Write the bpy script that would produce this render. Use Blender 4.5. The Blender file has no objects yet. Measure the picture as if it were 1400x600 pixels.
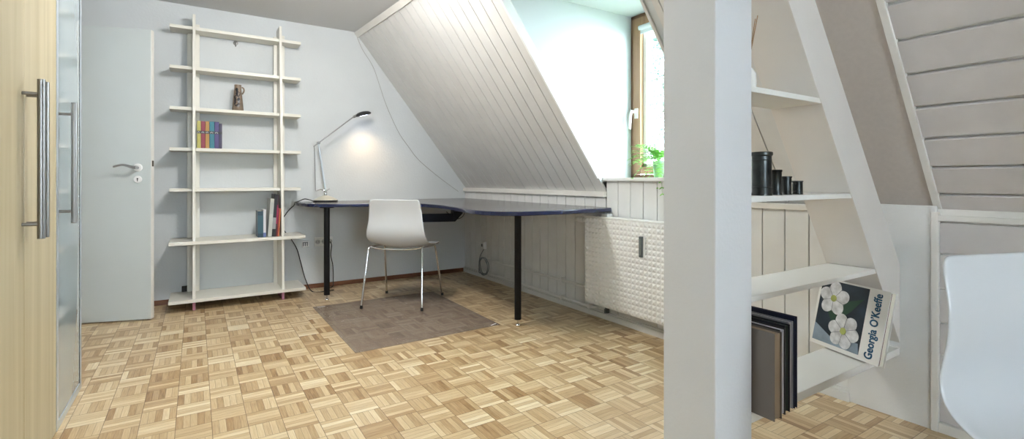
import bpy, bmesh, math, random
from mathutils import Vector, Matrix
random.seed(7)
S = bpy.context.scene
C = bpy.context.collection
PI = math.pi
D = bpy.data

# ------------------------------------------------------------------ materials
def nodes(name):
    m = D.materials.new(name); m.use_nodes = True
    nt = m.node_tree; b = nt.nodes['Principled BSDF']
    return m, nt, b
def N(nt, t, **k):
    n = nt.nodes.new(t)
    for a, v in k.items(): setattr(n, a, v)
    return n
def mathn(nt, op, a, b=None, c=None):
    n = N(nt, 'ShaderNodeMath', operation=op)
    for i, v in enumerate((a, b, c)):
        if v is None: continue
        if isinstance(v, (int, float)): n.inputs[i].default_value = v
        else: nt.links.new(v, n.inputs[i])
    return n.outputs[0]
def mat(name, col, rough=.5, metal=0, noise=0, nscale=20, bump=0, bscale=80, spec=.5, stretch=(1,1,1), coat=0, emit=None, es=0):
    m, nt, b = nodes(name)
    b.inputs['Base Color'].default_value = (*col, 1)
    b.inputs['Roughness'].default_value = rough
    b.inputs['Metallic'].default_value = metal
    b.inputs['Specular IOR Level'].default_value = spec
    b.inputs['Coat Weight'].default_value = coat
    if emit:
        b.inputs['Emission Color'].default_value = (*emit, 1); b.inputs['Emission Strength'].default_value = es
    tc = N(nt, 'ShaderNodeTexCoord'); mp = N(nt, 'ShaderNodeMapping')
    mp.inputs['Scale'].default_value = stretch
    nt.links.new(tc.outputs['Object'], mp.inputs[0])
    if noise:
        t = N(nt, 'ShaderNodeTexNoise'); t.inputs['Scale'].default_value = nscale; t.inputs['Detail'].default_value = 5
        nt.links.new(mp.outputs[0], t.inputs['Vector'])
        r = N(nt, 'ShaderNodeMapRange'); r.inputs['From Min'].default_value = .3; r.inputs['From Max'].default_value = .7
        r.inputs['To Min'].default_value = 1-noise; r.inputs['To Max'].default_value = 1+noise
        nt.links.new(t.outputs['Fac'], r.inputs[0])
        v = N(nt, 'ShaderNodeVectorMath', operation='SCALE'); v.inputs[0].default_value = col
        nt.links.new(r.outputs[0], v.inputs['Scale']); nt.links.new(v.outputs[0], b.inputs['Base Color'])
    if bump:
        t2 = N(nt, 'ShaderNodeTexNoise'); t2.inputs['Scale'].default_value = bscale; t2.inputs['Detail'].default_value = 4
        nt.links.new(mp.outputs[0], t2.inputs['Vector'])
        bp = N(nt, 'ShaderNodeBump'); bp.inputs['Strength'].default_value = bump; bp.inputs['Distance'].default_value = .004
        nt.links.new(t2.outputs['Fac'], bp.inputs['Height']); nt.links.new(bp.outputs[0], b.inputs['Normal'])
    return m
def wood(name, a, c, axis='z', rough=.4, scale=1, coat=0):
    m, nt, b = nodes(name)
    b.inputs['Roughness'].default_value = rough; b.inputs['Coat Weight'].default_value = coat
    b.inputs['Coat Roughness'].default_value = .08
    tc = N(nt, 'ShaderNodeTexCoord'); mp = N(nt, 'ShaderNodeMapping')
    s = [14*scale]*3; s['xyz'.index(axis)] = .5*scale
    mp.inputs['Scale'].default_value = s
    nt.links.new(tc.outputs['Object'], mp.inputs[0])
    t = N(nt, 'ShaderNodeTexNoise'); t.inputs['Scale'].default_value = 1.5; t.inputs['Detail'].default_value = 7; t.inputs['Distortion'].default_value = .4
    nt.links.new(mp.outputs[0], t.inputs['Vector'])
    r = N(nt, 'ShaderNodeValToRGB'); r.color_ramp.elements[0].position = .33; r.color_ramp.elements[1].position = .68
    r.color_ramp.elements[0].color = (*a, 1); r.color_ramp.elements[1].color = (*c, 1)
    nt.links.new(t.outputs['Fac'], r.inputs[0]); nt.links.new(r.outputs[0], b.inputs['Base Color'])
    return m

def parquet():
    m, nt, b = nodes('parquet')
    L = nt.links
    tc = N(nt, 'ShaderNodeTexCoord'); sp = N(nt, 'ShaderNodeSeparateXYZ'); L.new(tc.outputs['Object'], sp.inputs[0])
    T = .1185
    u = mathn(nt, 'DIVIDE', mathn(nt, 'SUBTRACT', sp.outputs[0], 1.000 - 20*T), T)
    v = mathn(nt, 'DIVIDE', mathn(nt, 'SUBTRACT', sp.outputs[1], 1.910 - 40*T), T)
    iu = mathn(nt, 'FLOOR', u); iv = mathn(nt, 'FLOOR', v)
    fu = mathn(nt, 'SUBTRACT', u, iu); fv = mathn(nt, 'SUBTRACT', v, iv)
    chk = mathn(nt, 'MODULO', mathn(nt, 'ADD', iu, iv), 2.0)          # 0 -> slats run along y
    def sel(a, c):                                                     # chk ? a : c
        n = N(nt, 'ShaderNodeMix', data_type='FLOAT'); L.new(chk, n.inputs['Factor'])
        L.new(c, n.inputs['A']); L.new(a, n.inputs['B']); return n.outputs[0]
    across = sel(fv, fu); along = sel(fu, fv)
    sl = mathn(nt, 'MULTIPLY', across, 5.0); isl = mathn(nt, 'FLOOR', sl); fsl = mathn(nt, 'SUBTRACT', sl, isl)
    cb = N(nt, 'ShaderNodeCombineXYZ'); L.new(iu, cb.inputs[0]); L.new(iv, cb.inputs[1]); L.new(isl, cb.inputs[2])
    wn = N(nt, 'ShaderNodeTexWhiteNoise'); L.new(cb.outputs[0], wn.inputs['Vector'])
    cb2 = N(nt, 'ShaderNodeCombineXYZ'); L.new(iu, cb2.inputs[0]); L.new(iv, cb2.inputs[1])
    wt = N(nt, 'ShaderNodeTexWhiteNoise'); L.new(cb2.outputs[0], wt.inputs['Vector'])
    # grain
    g = N(nt, 'ShaderNodeCombineXYZ')
    L.new(mathn(nt, 'MULTIPLY', along, 1.4), g.inputs[0])
    L.new(mathn(nt, 'MULTIPLY', across, 22.0), g.inputs[1])
    L.new(mathn(nt, 'MULTIPLY', wn.outputs['Value'], 57.0), g.inputs[2])
    gn = N(nt, 'ShaderNodeTexNoise'); gn.inputs['Scale'].default_value = 1.3; gn.inputs['Detail'].default_value = 4; gn.inputs['Distortion'].default_value = .5
    L.new(g.outputs[0], gn.inputs['Vector'])
    tone = mathn(nt, 'ADD', mathn(nt, 'MULTIPLY', wn.outputs['Value'], .46),
                 mathn(nt, 'ADD', mathn(nt, 'ADD', mathn(nt, 'MULTIPLY', wt.outputs['Value'], .14), mathn(nt, 'MULTIPLY', chk, .10)), mathn(nt, 'MULTIPLY', gn.outputs['Fac'], .45)))  # chk term paints the sheen of slats along x into the tone
    r = N(nt, 'ShaderNodeValToRGB'); cr = r.color_ramp
    cr.elements[0].position = .12; cr.elements[0].color = (.20, .10, .04, 1)
    cr.elements[1].position = .98; cr.elements[1].color = (.80, .70, .50, 1)
    for p, c in ((.30, (.38, .235, .11)), (.52, (.54, .385, .21)), (.76, (.68, .53, .325))):
        e = cr.elements.new(p); e.color = (*c, 1)
    L.new(tone, r.inputs[0])
    # gaps
    def edge(f, w):
        a = mathn(nt, 'LESS_THAN', f, w); c = mathn(nt, 'GREATER_THAN', f, 1-w); return mathn(nt, 'MAXIMUM', a, c)
    gap = mathn(nt, 'MAXIMUM', mathn(nt, 'MULTIPLY', edge(fsl, .03), .55), mathn(nt, 'MULTIPLY', mathn(nt, 'MAXIMUM', edge(fu, .009), edge(fv, .009)), .8))
    mx = N(nt, 'ShaderNodeMix', data_type='RGBA'); L.new(gap, mx.inputs['Factor']); L.new(r.outputs[0], mx.inputs['A'])
    mx.inputs['B'].default_value = (.12, .06, .03, 1)
    L.new(mx.outputs['Result'], b.inputs['Base Color'])
    rr = N(nt, 'ShaderNodeMapRange'); rr.inputs['To Min'].default_value = .24; rr.inputs['To Max'].default_value = .38
    L.new(gn.outputs['Fac'], rr.inputs[0]); L.new(rr.outputs[0], b.inputs['Roughness'])
    bp = N(nt, 'ShaderNodeBump'); bp.inputs['Strength'].default_value = .25; bp.inputs['Distance'].default_value = .001
    L.new(mathn(nt, 'SUBTRACT', mathn(nt, 'MULTIPLY', wn.outputs['Value'], .3), gap), bp.inputs['Height']); L.new(bp.outputs[0], b.inputs['Normal'])
    b.inputs['Specular IOR Level'].default_value = .5
    return m

def glassmat(name, tint=(1,1,1), refl=1.0):
    m = D.materials.new(name); m.use_nodes = True; nt = m.node_tree
    for n in list(nt.nodes): nt.nodes.remove(n)
    out = N(nt, 'ShaderNodeOutputMaterial'); mx = N(nt, 'ShaderNodeMixShader')
    tr = N(nt, 'ShaderNodeBsdfTransparent'); tr.inputs[0].default_value = (*tint, 1)
    gl = N(nt, 'ShaderNodeBsdfGlossy'); gl.inputs['Roughness'].default_value = .01
    fr = N(nt, 'ShaderNodeFresnel'); fr.inputs['IOR'].default_value = 1.5
    gm = N(nt, 'ShaderNodeNewGeometry')
    f2 = mathn(nt, 'MULTIPLY', mathn(nt, 'MULTIPLY', fr.outputs[0], refl), mathn(nt, 'SUBTRACT', 1.0, gm.outputs['Backfacing']))
    nt.links.new(f2, mx.inputs[0]); nt.links.new(tr.outputs[0], mx.inputs[1]); nt.links.new(gl.outputs[0], mx.inputs[2])
    nt.links.new(mx.outputs[0], out.inputs[0])
    return m
def satinglass():
    m = D.materials.new('satin_glass'); m.use_nodes = True; nt = m.node_tree
    for n in list(nt.nodes): nt.nodes.remove(n)
    out = N(nt, 'ShaderNodeOutputMaterial'); mx = N(nt, 'ShaderNodeMixShader'); m2 = N(nt, 'ShaderNodeMixShader')
    tr = N(nt, 'ShaderNodeBsdfTransparent'); tr.inputs[0].default_value = (.8, .88, .9, 1)
    df = N(nt, 'ShaderNodeBsdfDiffuse'); df.inputs[0].default_value = (.50, .58, .60, 1)
    gl = N(nt, 'ShaderNodeBsdfGlossy'); gl.inputs['Roughness'].default_value = .015
    fr = N(nt, 'ShaderNodeFresnel'); fr.inputs['IOR'].default_value = 1.5
    f2 = mathn(nt, 'MINIMUM', mathn(nt, 'MULTIPLY', fr.outputs[0], 1.5), 1.0)
    m2.inputs[0].default_value = .94
    nt.links.new(tr.outputs[0], m2.inputs[1]); nt.links.new(df.outputs[0], m2.inputs[2])
    nt.links.new(f2, mx.inputs[0]); nt.links.new(m2.outputs[0], mx.inputs[1]); nt.links.new(gl.outputs[0], mx.inputs[2])
    nt.links.new(mx.outputs[0], out.inputs[0])
    return m
def vinylmat():
    m, nt, b = nodes('clear_vinyl')
    b.inputs['Base Color'].default_value = (.42, .375, .355, 1); b.inputs['Roughness'].default_value = .2
    tr = N(nt, 'ShaderNodeBsdfTransparent'); tr.inputs[0].default_value = (.90, .885, .88, 1)
    mx = N(nt, 'ShaderNodeMixShader'); mx.inputs[0].default_value = .24
    nt.links.new(tr.outputs[0], mx.inputs[1]); nt.links.new(b.outputs[0], mx.inputs[2])
    nt.links.new(mx.outputs[0], nt.nodes['Material Output'].inputs[0])
    return m

M = {}
M['floor'] = parquet()
M['wall'] = mat('wall_plaster', (.625, .65, .66), .85, noise=.03, nscale=3, bump=.25, bscale=60)
M['ceil'] = mat('ceiling_plaster', (.66, .665, .67), .9, bump=.2, bscale=90)
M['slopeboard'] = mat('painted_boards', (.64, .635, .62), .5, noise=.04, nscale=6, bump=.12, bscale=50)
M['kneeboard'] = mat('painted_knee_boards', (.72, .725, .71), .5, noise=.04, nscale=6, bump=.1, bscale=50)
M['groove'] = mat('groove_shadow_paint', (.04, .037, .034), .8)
M['trim'] = mat('trim_paint', (.74, .72, .68), .45, noise=.03, nscale=8)
M['plaster2'] = mat('niche_plaster', (.68, .68, .67), .85, noise=.04, nscale=5, bump=.3, bscale=120)
M['dorm'] = mat('dormer_plaster', (.60, .65, .66), .8)
M['post'] = mat('post_paint', (.66, .67, .69), .6, noise=.02, nscale=4, bump=.15, bscale=90)
M['white_shelf'] = mat('white_shelf_board', (.80, .80, .77), .35)
M['cream'] = mat('cream_lacquer', (.74, .72, .65), .4, noise=.03, nscale=10)
M['pink'] = mat('pink_metal', (.45, .18, .26), .4)
M['door'] = mat('door_paint', (.55, .59, .59), .45, noise=.015, nscale=4)
M['ward'] = wood('birch_veneer', (.39, .325, .195), (.49, .42, .28), 'z', .42, 1, .0)
M['wardin'] = mat('wardrobe_inside', (.62, .66, .66), .6)
M['steel'] = mat('brushed_steel', (.26, .255, .25), .38, 1, noise=.08, nscale=60, stretch=(1,1,.02))
M['chrome'] = mat('chrome', (.72, .72, .73), .08, 1)
M['alu'] = mat('aluminium', (.62, .68, .74), .35, .7)
M['dark'] = mat('dark_gap', (.02, .02, .022), .7)
M['glass'] = glassmat('window_glass')
M['wglass'] = satinglass()
M['deskblue'] = mat('navy_edge', (.005, .011, .055), .2, coat=.5)
M['desktop'] = mat('desk_laminate', (.10, .095, .095), .2, noise=.05, nscale=30)
M['black'] = mat('black_lacquer', (.004, .004, .005), .45, spec=.25)
M['rubber'] = mat('black_rubber', (.012, .012, .012), .7)
M['plastic'] = mat('white_plastic_shell', (.56, .575, .59), .2, coat=.3)
M['lampbase'] = mat('lamp_base_enamel', (.50, .49, .42), .35)
M['lampmetal'] = mat('lamp_metal', (.28, .28, .28), .35, .9)
M['lamphead'] = mat('lamp_head_dark', (.05, .052, .055), .3, .5)
M['led'] = mat('lamp_lens', (.9, .9, 1), .4, emit=(.75, .8, 1.), es=9)
M['vinyl'] = vinylmat()
M['tag'] = mat('white_tag', (.8, .8, .8), .5)
M['rad'] = mat('radiator_enamel', (.82, .83, .82), .38)
M['greyplastic'] = mat('grey_plastic', (.10, .12, .13), .4)
M['whiteplastic'] = mat('white_plastic', (.72, .72, .70), .35)
M['pipe'] = mat('painted_pipe', (.78, .78, .76), .4)
M['cable_grey'] = mat('grey_cable', (.20, .23, .24), .5)
M['cable_black'] = mat('black_cable', (.01, .01, .01), .5)
M['cord'] = mat('thin_grey_cord', (.36, .35, .33), .6)
M['skirt'] = wood('dark_skirting', (.10, .035, .015), (.20, .08, .035), 'x', .4)
M['winwood'] = wood('window_wood', (.27, .15, .08), (.40, .25, .14), 'z', .45)
M['wingap'] = mat('window_seal', (.05, .03, .02), .8)
M['pot'] = mat('green_glaze', (.30, .58, .30), .3)
M['leaf'] = mat('fern_leaf', (.22, .50, .10), .5, noise=.35, nscale=25)
M['treeleaf'] = mat('tree_leaf', (.30, .44, .38), .6, noise=.4, nscale=2)
M['bark'] = mat('bark', (.25, .20, .16), .9)
M['ground'] = mat('lawn', (.13, .16, .10), .95, noise=.3, nscale=2)
M['pewter'] = mat('dark_pewter', (.045, .05, .05), .34, .85, noise=.5, nscale=18, bump=.15, bscale=30)
M['ceram'] = mat('stoneware', (.20, .15, .11), .5, noise=.25, nscale=30)
M['ceramdk'] = mat('stoneware_glaze', (.015, .015, .02), .25)
M['paper'] = mat('paper', (.72, .68, .58), .8)
M['reed'] = mat('reed_stick', (.30, .17, .08), .7)
M['bottle'] = mat('white_glass_bottle', (.85, .85, .82), .2)
M['beige'] = mat('beige_side', (.70, .62, .48), .55)

# ------------------------------------------------------------------ mesh helpers
class MB:
    def __init__(s): s.bm = bmesh.new()
    def box(s, a, b, mtx=None):
        x0, y0, z0 = a; x1, y1, z1 = b
        vs = [s.bm.verts.new(p) for p in ((x0,y0,z0),(x1,y0,z0),(x1,y1,z0),(x0,y1,z0),(x0,y0,z1),(x1,y0,z1),(x1,y1,z1),(x0,y1,z1))]
        for f in ((0,3,2,1),(4,5,6,7),(0,1,5,4),(1,2,6,5),(2,3,7,6),(3,0,4,7)): s.bm.faces.new([vs[i] for i in f])
        if mtx: bmesh.ops.transform(s.bm, matrix=mtx, verts=vs)
        return s
    def hexa(s, lo, hi):           # two quads of 4 points (same winding)
        vs = [s.bm.verts.new(p) for p in list(lo)+list(hi)]
        for f in ((0,3,2,1),(4,5,6,7),(0,1,5,4),(1,2,6,5),(2,3,7,6),(3,0,4,7)): s.bm.faces.new([vs[i] for i in f])
        return s
    def prism(s, pts, vec):        # polygon extruded along vec
        v = Vector(vec)
        a = [s.bm.verts.new(p) for p in pts]; b = [s.bm.verts.new(Vector(p)+v) for p in pts]
        s.bm.faces.new(a[::-1]); s.bm.faces.new(b)
        n = len(a)
        for i in range(n): s.bm.faces.new((a[i], a[(i+1)%n], b[(i+1)%n], b[i]))
        return s
    def lathe(s, prof, seg=32, mtx=None, cap=True):
        rings = []
        for r, z in prof:
            rings.append([s.bm.verts.new((r*math.cos(2*PI*k/seg), r*math.sin(2*PI*k/seg), z)) for k in range(seg)])
        for a, b in zip(rings, rings[1:]):
            for k in range(seg): s.bm.faces.new((a[k], a[(k+1)%seg], b[(k+1)%seg], b[k]))
        if cap:
            s.bm.faces.new(rings[0][::-1]); s.bm.faces.new(rings[-1])
        if mtx: bmesh.ops.transform(s.bm, matrix=mtx, verts=[v for r in rings for v in r])
        return s
    def tube(s, pts, r, seg=10, smooth=0, cap=True):
        P = [Vector(p) for p in pts]
        if smooth:
            Q = []
            n = len(P)
            for i in range(n-1):
                p0 = P[max(i-1,0)]; p1 = P[i]; p2 = P[i+1]; p3 = P[min(i+2,n-1)]
                for k in range(smooth):
                    t = k/smooth
                    Q.append(.5*((2*p1)+(-p0+p2)*t+(2*p0-5*p1+4*p2-p3)*t*t+(-p0+3*p1-3*p2+p3)*t**3))
            Q.append(P[-1]); P = Q
        R = r if isinstance(r, (list, tuple)) else [r]*len(P)
        if len(R) != len(P): R = [R[0]+(R[-1]-R[0])*i/(len(P)-1) for i in range(len(P))]
        up = None; rings = []
        for i, p in enumerate(P):
            if i == 0: d = P[1]-p
            elif i == len(P)-1: d = p-P[i-1]
            else: d = (P[i+1]-p).normalized()+(p-P[i-1]).normalized()
            d.normalize()
            if up is None:
                up = d.orthogonal().normalized()
            else:
                up = (up-d*up.dot(d)).normalized()
            w = d.cross(up)
            rings.append([s.bm.verts.new(p+(up*math.cos(2*PI*k/seg)+w*math.sin(2*PI*k/seg))*R[i]) for k in range(seg)])
        for a, b in zip(rings, rings[1:]):
            for k in range(seg): s.bm.faces.new((a[k], a[(k+1)%seg], b[(k+1)%seg], b[k]))
        if cap: s.bm.faces.new(rings[0][::-1]); s.bm.faces.new(rings[-1])
        return s
    def build(s, name, m, parent=None, bevel=0, smooth=False, seg=2, weld=False):
        if weld: bmesh.ops.remove_doubles(s.bm, verts=s.bm.verts, dist=1e-5)
        bmesh.ops.recalc_face_normals(s.bm, faces=s.bm.faces)
        me = D.meshes.new(name); s.bm.to_mesh(me); s.bm.free()
        if smooth:
            for f in me.polygons: f.use_smooth = True
        me.materials.append(m)
        o = D.objects.new(name, me); C.objects.link(o)
        if bevel:
            b = o.modifiers.new('bevel', 'BEVEL'); b.width = bevel; b.segments = seg; b.limit_method = 'ANGLE'; b.angle_limit = math.radians(40)
        if smooth and not weld:
            e = o.modifiers.new('edges', 'EDGE_SPLIT'); e.split_angle = math.radians(38)
        if parent: o.parent = parent
        return o
def tag(o, label, cat, group=None):
    o['label'] = label; o['category'] = cat
    if group: o['group'] = group
    return o
def empty(name, loc=(0,0,0), rz=0, label=None, cat=None, group=None):
    o = D.objects.new(name, None); C.objects.link(o); o.location = loc; o.rotation_euler = (0,0,rz); o.empty_display_size = .1
    if label: tag(o, label, cat, group)
    return o
def struct(o, label=None):
    o['kind'] = 'structure'
    if label: o['label'] = label
    return o
def T(x, y, z): return Matrix.Translation((x, y, z))
def RX(a): return Matrix.Rotation(a, 4, 'X')
def RY(a): return Matrix.Rotation(a, 4, 'Y')
def RZ(a): return Matrix.Rotation(a, 4, 'Z')

# ------------------------------------------------------------------ dimensions
YB = 4.60        # back wall
XK = 2.375       # knee wall
XL = -1.06       # left wall
YR = -2.60       # rear wall
ZC = 2.318       # ceiling
XS, ZS, SL = 2.39, .856, 1.38     # slope foot and pitch
def sx(z): return XS-(z-ZS)/SL
def xtop(y):
    t = sx(ZC)
    if y <= 2.5: return t
    if y <= 3.6: return t+(1.305-t)*(y-2.5)/1.1
    return 1.305+(1.235-1.305)*(y-3.6)/1.0
DY0, DY1 = 1.58, 2.50   # dormer
ZD = 2.116; XW = 2.62; ZSILL = .968

# ------------------------------------------------------------------ shell
struct(MB().box((XL-.1, YR-.1, -.08), (XK+.15, YB+.1, 0)).build('floor', M['floor']))
struct(MB().box((XL-.1, YR-.1, ZC), (1.42, YB+.1, ZC+.08)).build('ceiling', M['ceil']))
# back wall: pentagon under the slope
struct(MB().prism([(XL-.1, YB, 0), (XK+.10, YB, 0), (XK+.10, YB, .80), (1.30, YB, ZC+.05), (XL-.1, YB, ZC+.05)], (0, .1, 0)).build('wall_back', M['wall']))
struct(MB().box((XL-.1, YR, 0), (XL, YB, ZC)).build('wall_left', M['wall']))
# rear wall with a wide window opening
w = MB()
w.box((XL, YR-.1, 0), (XK+.1, YR, .85)); w.box((XL, YR-.1, 2.10), (1.42, YR, ZC))
w.box((XL, YR-.1, .85), (-.30, YR, 2.10)); w.box((.75, YR-.1, .85), (1.38, YR, 2.10))
w.prism([(1.38, YR, .85), (XK+.1, YR, .85), (1.38, YR, 2.3)], (0, -.1, 0))
struct(w.build('wall_rear', M['wall']))
win2 = struct(MB().box((-.30, YR-.09, .85), (.75, YR-.02, .91)).box((-.30, YR-.09, 2.04), (.75, YR-.02, 2.10)).box((-.30, YR-.09, .91), (-.24, YR-.02, 2.04))
       .box((.69, YR-.09, .91), (.75, YR-.02, 2.04)).box((.17, YR-.09, .91), (.23, YR-.02, 2.04)).build('window_2', M['winwood']))
# knee wall core
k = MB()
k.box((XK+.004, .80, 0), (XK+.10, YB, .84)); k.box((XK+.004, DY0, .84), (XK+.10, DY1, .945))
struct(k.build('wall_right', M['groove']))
struct(MB().box((XK+.003, YR, 0), (XK+.10, .80, .84)).build('wall_right', M['trim']))
# --- boards, 110 mm wide with narrow grooves
JY = [1.162+.1105*i for i in range(-2, 31)] + [YB]
def vboards(y0, y1, z0, z1, xf, th=.012, gap=.0045, joints=JY):
    b = MB()
    js = [y0]+[j for j in joints if y0+.02 < j < y1-.02]+[y1]
    for a, c in zip(js, js[1:]):
        lo = [(xf, a+gap/2, z0), (xf+th, a+gap/2, z0), (xf+th, c-gap/2, z0), (xf, c-gap/2, z0)]
        b.hexa(lo, [(x, y, z1) for x, y, z in lo])
    return b
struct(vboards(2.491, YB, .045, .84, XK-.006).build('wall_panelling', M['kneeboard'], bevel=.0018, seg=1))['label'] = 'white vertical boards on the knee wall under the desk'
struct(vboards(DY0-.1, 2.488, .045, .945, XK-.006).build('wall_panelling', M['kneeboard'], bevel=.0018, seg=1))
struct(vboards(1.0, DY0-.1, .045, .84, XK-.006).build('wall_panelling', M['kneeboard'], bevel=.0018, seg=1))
# plastered knee section
struct(MB().box((XK-.015, .70, 0), (XK+.02, 1.0, .852)).build('wall_panelling', M['plaster2'], bevel=.002))
# slope, boards running down the pitch
def slopepts(y, z):  # point on slope underside, following the twisted upper edge
    f = (z-ZS)/(ZC-ZS)
    return Vector((XS+(xtop(y)-XS)*f, y, z))
NS = Vector((-SL, 0, -1)).normalized()*-1      # outward normal (+x,+z)
def slope_boards(y0, y1, z0, z1, m, name, gap=.0055, th=.015, joints=JY):
    b = MB()
    js = [y0]+[j for j in joints if y0+.02 < j < y1-.02]+[y1]
    for a, c in zip(js, js[1:]):
        a2, c2 = a+gap/2, c-gap/2
        q = [slopepts(a2, z0), slopepts(c2, z0), slopepts(c2, z1), slopepts(a2, z1)]
        b.hexa(q, [p+NS*th for p in q])
    return struct(b.build(name, m))
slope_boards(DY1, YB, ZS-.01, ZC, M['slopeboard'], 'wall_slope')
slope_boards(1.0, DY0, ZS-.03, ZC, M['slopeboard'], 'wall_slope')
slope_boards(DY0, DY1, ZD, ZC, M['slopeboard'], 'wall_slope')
# roof core behind the boards
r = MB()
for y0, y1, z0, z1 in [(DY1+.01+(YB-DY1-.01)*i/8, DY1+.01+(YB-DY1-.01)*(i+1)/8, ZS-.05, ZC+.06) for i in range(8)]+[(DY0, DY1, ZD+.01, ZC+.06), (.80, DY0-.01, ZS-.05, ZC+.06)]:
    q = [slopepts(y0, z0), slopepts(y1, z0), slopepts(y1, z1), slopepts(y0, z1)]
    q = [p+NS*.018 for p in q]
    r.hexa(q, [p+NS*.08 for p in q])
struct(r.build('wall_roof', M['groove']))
q = [p+NS*.0135 for p in (slopepts(YR, ZS-.05), slopepts(.80, ZS-.05), slopepts(.80, ZC+.06), slopepts(YR, ZC+.06))]
struct(MB().hexa(q, [p+NS*.08 for p in q]).build('wall_roof', M['trim']))
# smooth plasterboard part of the slope
q = [slopepts(.70, ZS-.03), slopepts(1.0, ZS-.03), slopepts(1.0, ZC), slopepts(.70, ZC)]
struct(MB().hexa([p-NS*.004 for p in q], [p+NS*.02 for p in q]).build('wall_slope', mat('grey_plasterboard', (.52, .475, .44), .9, noise=.03, nscale=60, bump=.12, bscale=160)))
# horizontal planks in the right corner: slope and knee
b = MB()
zz = [.81, .900, 1.000, 1.102, 1.208, 1.315, 1.42, 1.527, 1.634, 1.741, 1.848, 1.955, 2.062, 2.17, 2.30]
for a, c in zip(zz, zz[1:]):
    q = [slopepts(YR, a+.004), slopepts(.695, a+.004), slopepts(.695, c-.006), slopepts(YR, c-.006)]
    b.hexa([p-NS*.004 for p in q], [p+NS*.012 for p in q])
struct(b.build('wall_slope', mat('mauve_grey_boards', (.60, .56, .54), .55, noise=.04, nscale=12, bump=.12), bevel=.003, seg=2))
b = MB()
zz = [.035, .163, .291, .413, .543, .674, .795]
for a, c in zip(zz, zz[1:]): b.box((XK-.008, YR, a+.003), (XK+.006, .69, c-.004))
struct(b.build('wall_panelling', mat('mauve_grey_knee', (.60, .57, .56), .55, noise=.03, nscale=12), bevel=.002))
# trims
tr = [
 ('trim_1', MB().box((XK-.028, 2.482, .836), (XK+.01, YB, .873))),                              # rail under the boarded slope
 ('trim_2', MB().box((XK-.02, YR, .797), (XK+.01, .70, .818))),                                # rail in the right corner
 ('trim_3', MB().box((XK-.022, .690, 0), (XK+.01, .713, .83))),                                # upright strip
 ('trim_5', MB().box((XK-.024, 1.0, .812), (XK+.01, DY0-.1, .838))),
]
for n, m_ in tr: struct(m_.build(n, M['trim'], bevel=.002))
q = [slopepts(.690, ZS-.02), slopepts(.713, ZS-.02), slopepts(.713, ZC), slopepts(.690, ZC)]
struct(MB().hexa([p-NS*.014 for p in q], [p+NS*.01 for p in q]).build('trim_4', M['trim'], bevel=.002))
# ridge board where the slope meets the flat ceiling
b = MB(); ys = [2.5, 3.6, YB]
for a, c in zip(ys, ys[1:]):
    z1 = ZC; z0 = ZC-.042
    q = [slopepts(a, z0), slopepts(c, z0), slopepts(c, z1), slopepts(a, z1)]
    b.hexa([p-NS*.014 for p in q], [p+NS*.004 for p in q])
struct(b.build('trim_6', M['trim'], bevel=.002))
# dormer
ck = [(sx(ZSILL-.03), 0, ZSILL-.03), (XW+.09, 0, ZSILL-.03), (XW+.09, 0, ZD+.02), (sx(ZD+.02), 0, ZD+.02)]
struct(MB().prism([(x, DY1, z) for x, y, z in ck], (0, .05, 0)).build('wall_dormer_far', M['dorm']))
struct(MB().prism([(x, DY0, z) for x, y, z in ck], (0, -.05, 0)).build('wall_dormer_near', M['dorm']))
struct(MB().box((sx(ZD), DY0-.04, ZD), (XW+.09, DY1+.04, ZD+.05)).build('ceiling_dormer', M['dorm']))
# edge board of the far cheek
q = [slopepts(DY1-.004, ZSILL), slopepts(DY1+.012, ZSILL), slopepts(DY1+.012, ZD), slopepts(DY1-.004, ZD)]
struct(MB().hexa([p-NS*.012 for p in q], [p+NS*.045 for p in q]).build('trim_7', mat('dormer_trim', (.84, .86, .86), .5), bevel=.002))
q = [slopepts(DY0-.012, ZSILL), slopepts(DY0+.004, ZSILL), slopepts(DY0+.004, ZD), slopepts(DY0-.012, ZD)]
struct(MB().hexa([p-NS*.006 for p in q], [p+NS*.045 for p in q]).build('trim_8', M['slopeboard'], bevel=.002))
q = [slopepts(DY1-.004, ZSILL), slopepts(DY1+.0, ZSILL), slopepts(DY1+.0, ZD), slopepts(DY1-.004, ZD)]
struct(MB().hexa([p+NS*.0455 for p in q], [p+NS*.049 for p in q]).build('trim_10', M['pipe']))
# sill board
struct(MB().box((XK-.032, DY0-.03, .945), (XW+.02, DY1+.022, ZSILL)).build('trim_9', mat('sill_board', (.74, .74, .72), .4), bevel=.003))
# window: wooden frame, sash, pane, handle, blind
f = MB()
f.box((XW, DY1-.028, ZSILL), (XW+.07, DY1, ZD)); f.box((XW, DY0, ZSILL), (XW+.07, DY0+.028, ZD))
f.box((XW, DY0, ZSILL), (XW+.07, DY1, ZSILL+.022)); f.box((XW, DY0, ZD-.022), (XW+.07, DY1, ZD))
win = struct(f.build('window_1', mat('frame_brown', (.20, .11, .06), .5), bevel=.002))
f = MB(); a0, a1 = DY0+.03, DY1-.030; z0, z1 = ZSILL+.026, ZD-.026; ww = .068
f.box((XW-.012, a1-ww, z0), (XW+.05, a1, z1)); f.box((XW-.012, a0, z0), (XW+.05, a0+ww, z1))
f.box((XW-.012, a0+ww, z0), (XW+.05, a1-ww, z0+.05)); f.box((XW-.012, a0+ww, z1-.06), (XW+.05, a1-ww, z1))
sash = f.build('sash', M['winwood'], win, bevel=.004)
g = MB(); y0, y1 = a0+ww, a1-ww
for (p, q2) in (((XW+.02, y1-.03, z0+.05), (XW+.045, y1, z1-.06)), ((XW+.02, y0, z0+.05), (XW+.045, y0+.03, z1-.06)), ((XW+.02, y0, z0+.05), (XW+.045, y1, z0+.07))): g.box(p, q2)
g.build('glazing_bead', M['tag'], sash)
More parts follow.
